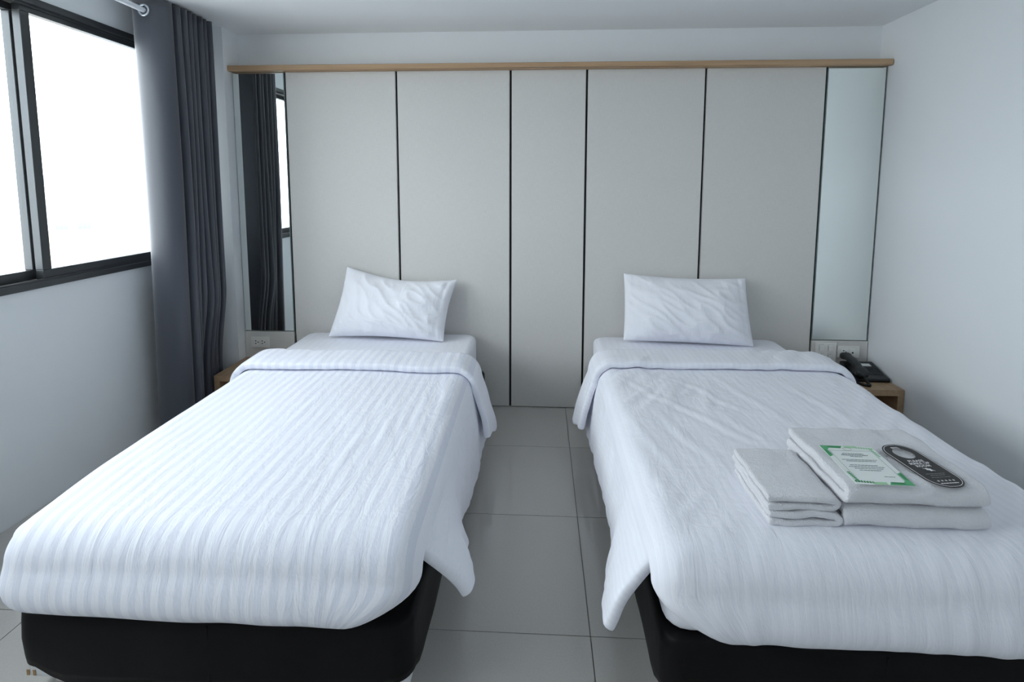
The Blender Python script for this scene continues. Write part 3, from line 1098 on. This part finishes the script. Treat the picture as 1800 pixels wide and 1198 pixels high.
def nose(p0, p1, z0, z1, r_):
    """U-fold: from (p0,z0) along to p1, round, and back at z1"""
    pts = [(p0, z0)]
    zc, hz = (z0 + z1) / 2, (z1 - z0) / 2
    sg = 1 if p1 > p0 else -1
    for k in range(9):
        a_ = -math.pi / 2 + k / 8 * math.pi
        pts.append((p1 - sg * hz + sg * hz * math.cos(a_), zc + hz * math.sin(a_)))
    pts.append((p0, z1))
    return pts
# bath towels: fold nose towards the foot of the bed, loop open at the side
def bath_path(h, t):
    return nose(0.190, -0.130, t * 0.5, h - t * 0.5, 0.01)
towel(bath_path(0.056, 0.025), (-0.178, 0.178), 'y', 0.025, 'lower folded white bath towel lying directly on the duvet', 'folded bath towels', 3.0, (0.951, -1.784, ZT))
towel(bath_path(0.060, 0.027), (-0.176, 0.176), 'y', 0.027, 'upper folded white bath towel under the green card', 'folded bath towels', 11.0, (0.949, -1.780, ZT + 0.057))
def hand_path(h, t):
    return nose(-0.088, 0.090, t * 0.5, h - t * 0.5, 0.01)
towel(hand_path(0.038, 0.0168), (-0.130, 0.130), 'x', 0.0168, 'lower small folded white towel beside the bath towels', 'small folded towels', 21.0, (0.675, -1.788, ZT))
towel(hand_path(0.038, 0.0168), (-0.128, 0.128), 'x', 0.0168, 'upper small folded white towel beside the bath towels', 'small folded towels', 27.0, (0.672, -1.784, ZT + 0.039))

# ------------------------------------------------------------------ printed cards on the towels
ZCARD = ZT + 0.057 + 0.060 + 0.005
def info_card():
    w, h = 0.142, 0.188
    e = empty('info_card', (0.870, -1.822, ZCARD), math.radians(2))
    e.rotation_euler = (math.radians(2), 0, math.radians(-1))
    tag(e, 'white information card with green leaf border on the towels', 'card')
    box('sheet', (-w / 2, w / 2, -h / 2, h / 2, -0.0006, 0.0006), M['paper'], e)
    z = 0.0009
    X, Y = w / 2, h / 2
    def poly(name, pts, mt): 
        o = flat_shape(name, [pts], 0.0003, mt, e)
        o.location = (0, 0, z)
    for sx, sy in ((-1, 1), (1, -1)):
        poly('corner_leaf', [(sx * X, sy * Y), (sx * (X - 0.060), sy * Y), (sx * (X - 0.052), sy * (Y - 0.013)), (sx * (X - 0.020), sy * (Y - 0.012)), (sx * (X - 0.012), sy * (Y - 0.022)), (sx * (X - 0.012), sy * (Y - 0.052)), (sx * X, sy * (Y - 0.060))], M['green_mid'])
        z += 0.0002
        poly('corner_leaf', [(sx * (X - 0.018), sy * (Y - 0.002)), (sx * (X - 0.055), sy * (Y - 0.004)), (sx * (X - 0.050), sy * (Y - 0.012)), (sx * (X - 0.022), sy * (Y - 0.010))], M['green_dark'])
        poly('corner_leaf', [(sx * (X - 0.002), sy * (Y - 0.022)), (sx * (X - 0.002), sy * (Y - 0.054)), (sx * (X - 0.010), sy * (Y - 0.048)), (sx * (X - 0.009), sy * (Y - 0.026))], M['green_dark'])
        poly('border_strip', [(sx * (X - 0.064), sy * Y), (sx * (X - 0.098), sy * Y), (sx * (X - 0.098), sy * (Y - 0.009)), (sx * (X - 0.064), sy * (Y - 0.011))], M['green_pale'])
    for sx, sy in ((1, 1), (-1, -1)):
        mt = M['green_pale'] if sx > 0 else M['green_dark']
        for k in range(7):
            t = k / 6
            cx, cy = sx * (X - 0.004 - 0.040 * t), sy * (Y - 0.003 - 0.004 * (1 - t))
            poly('fern_leaf', [(cx, cy), (cx - sx * 0.005, cy - sy * 0.004), (cx - sx * 0.003, cy - sy * 0.010), (cx + sx * 0.001, cy - sy * 0.006)], mt)
            cx, cy = sx * (X - 0.003 - 0.004 * (1 - t)), sy * (Y - 0.010 - 0.040 * t)
            poly('fern_leaf', [(cx, cy), (cx - sx * 0.004, cy - sy * 0.005), (cx - sx * 0.010, cy - sy * 0.003), (cx - sx * 0.006, cy + sy * 0.001)], M['green_mid'] if sx < 0 else mt)
    # thin frame
    for b in ((-X + 0.014, -X + 0.0146, -Y + 0.014, Y - 0.026), (X - 0.0146, X - 0.014, -Y + 0.014, Y - 0.026), (-X + 0.014, X - 0.014, Y - 0.0266, Y - 0.026)):
        box('frame_line', (*b, z - 0.0002, z + 0.0001), M['cable'], e)
    tube('crest', [(0.012 * math.cos(a_ / 20 * 6.283) - 0.004, Y - 0.017 + 0.008 * math.sin(a_ / 20 * 6.283), z) for a_ in range(20)], 0.0003, M['cable'], e, 4, True)
    # rows of print too small to read
    rnd = random.Random(4)
    for y, x0, x1, th in ((0.052, -0.030, 0.026, 0.0022), (0.045, -0.036, 0.034, 0.0022), (0.038, -0.016, 0.016, 0.0018), (0.021, -0.046, 0.044, 0.0016), (0.014, -0.038, 0.038, 0.0014),
                          (-0.006, -0.040, 0.032, 0.0016), (-0.014, -0.046, 0.044, 0.0016), (-0.022, -0.036, 0.036, 0.0014), (-0.030, -0.028, 0.026, 0.0014), (-0.058, 0.018, 0.044, 0.0013)):
        bm = bmesh.new()
        x = x0
        while x < x1:
            l_ = min(x1 - x, rnd.uniform(0.004, 0.011))
            add_box(bm, x, x + l_, y - th / 2, y + th / 2, z - 0.0002, z + 0.0001)
            x += l_ + 0.0015
        link('print_line', bm_mesh(bm, 'print_line'), M['dark_print'], e)
info_card()

def door_hanger():
    e = empty('door_hanger', (1.020, -1.816, ZCARD + 0.001))
    e.rotation_euler = (math.radians(2), 0, math.radians(9))
    tag(e, 'black door hanger reading PLEASE MAKE UP ROOM, on the towels', 'door hanger')
    w, h = 0.049, 0.104
    def stadium(w_, h_, r_=None, n=14):
        r_ = r_ or w_ * 0.92
        pts = []
        for cx, cy, a0 in ((w_ - r_, h_ - r_, 0), (-w_ + r_, h_ - r_, 90), (-w_ + r_, -h_ + r_, 180), (w_ - r_, -h_ + r_, 270)):
            for k in range(n + 1):
                a_ = math.radians(a0 + 90 * k / n)
                pts.append((cx + r_ * math.cos(a_), cy + r_ * math.sin(a_)))
        return pts
    hole = []
    cy, R = 0.056, 0.0265
    for k in range(40):
        a_ = math.radians(118 + 304 * k / 39)
        hole.append((R * math.cos(a_), cy + R * math.sin(a_)))
    hole += [(0.013, cy + 0.030), (0.010, cy + 0.036), (-0.010, cy + 0.036), (-0.014, cy + 0.030)]
    flat_shape('card', [stadium(w, h), hole], 0.0012, M['black_card'], e)
    a, b = stadium(w - 0.0035, h - 0.0035), stadium(w - 0.0048, h - 0.0048)
    o = flat_shape('edge_line', [a, b], 0.0003, M['white_print'], e)
    o.location = (0, 0, 0.0009)
    z = 0.001
    for txt, y in (('PLEASE', 0.016), ('MAKE UP', 0.004), ('ROOM', -0.008)):
        lettering('lettering', txt, 0.0132, M['white_print'], e, (0, y, z), 1.1, 0.00018)
    # flying bird emblem
    o = flat_shape('emblem', [[(-0.013, -0.018), (-0.005, -0.020), (-0.003, -0.017), (0.002, -0.021), (0.007, -0.022), (0.006, -0.026), (0.012, -0.033), (0.004, -0.030), (0.001, -0.034), (-0.002, -0.028), (-0.008, -0.026), (-0.006, -0.023)]], 0.0003, M['white_print'], e)
    o.location = (0, 0, z)
    for y, l_ in ((-0.044, 0.026), (-0.051, 0.020), (-0.060, 0.026), (-0.086, 0.024)):
        th = 0.0012 if y > -0.08 else 0.003
        bm = bmesh.new()
        x, k = -l_, 0
        while x < l_:
            s_ = (0.006, 0.004, 0.008)[k % 3]
            add_box(bm, x, min(l_, x + s_), y - th / 2, y + th / 2, z - 0.0002, z + 0.0001)
            x += s_ + 0.0016
            k += 1
        link('print_line', bm_mesh(bm, 'print_line'), M['cable'] if y > -0.08 else M['white_print'], e)
    for k in range(5):
        c = (k - 2) * 0.0105
        pts = []
        for q in range(10):
            r_ = 0.0036 if q % 2 == 0 else 0.0016
            a_ = math.pi / 2 + q / 10 * 2 * math.pi
            pts.append((c + r_ * math.cos(a_), -0.075 + r_ * math.sin(a_)))
        o = flat_shape('star', [pts], 0.0003, M['white_print'], e)
        o.location = (0, 0, z)
door_hanger()
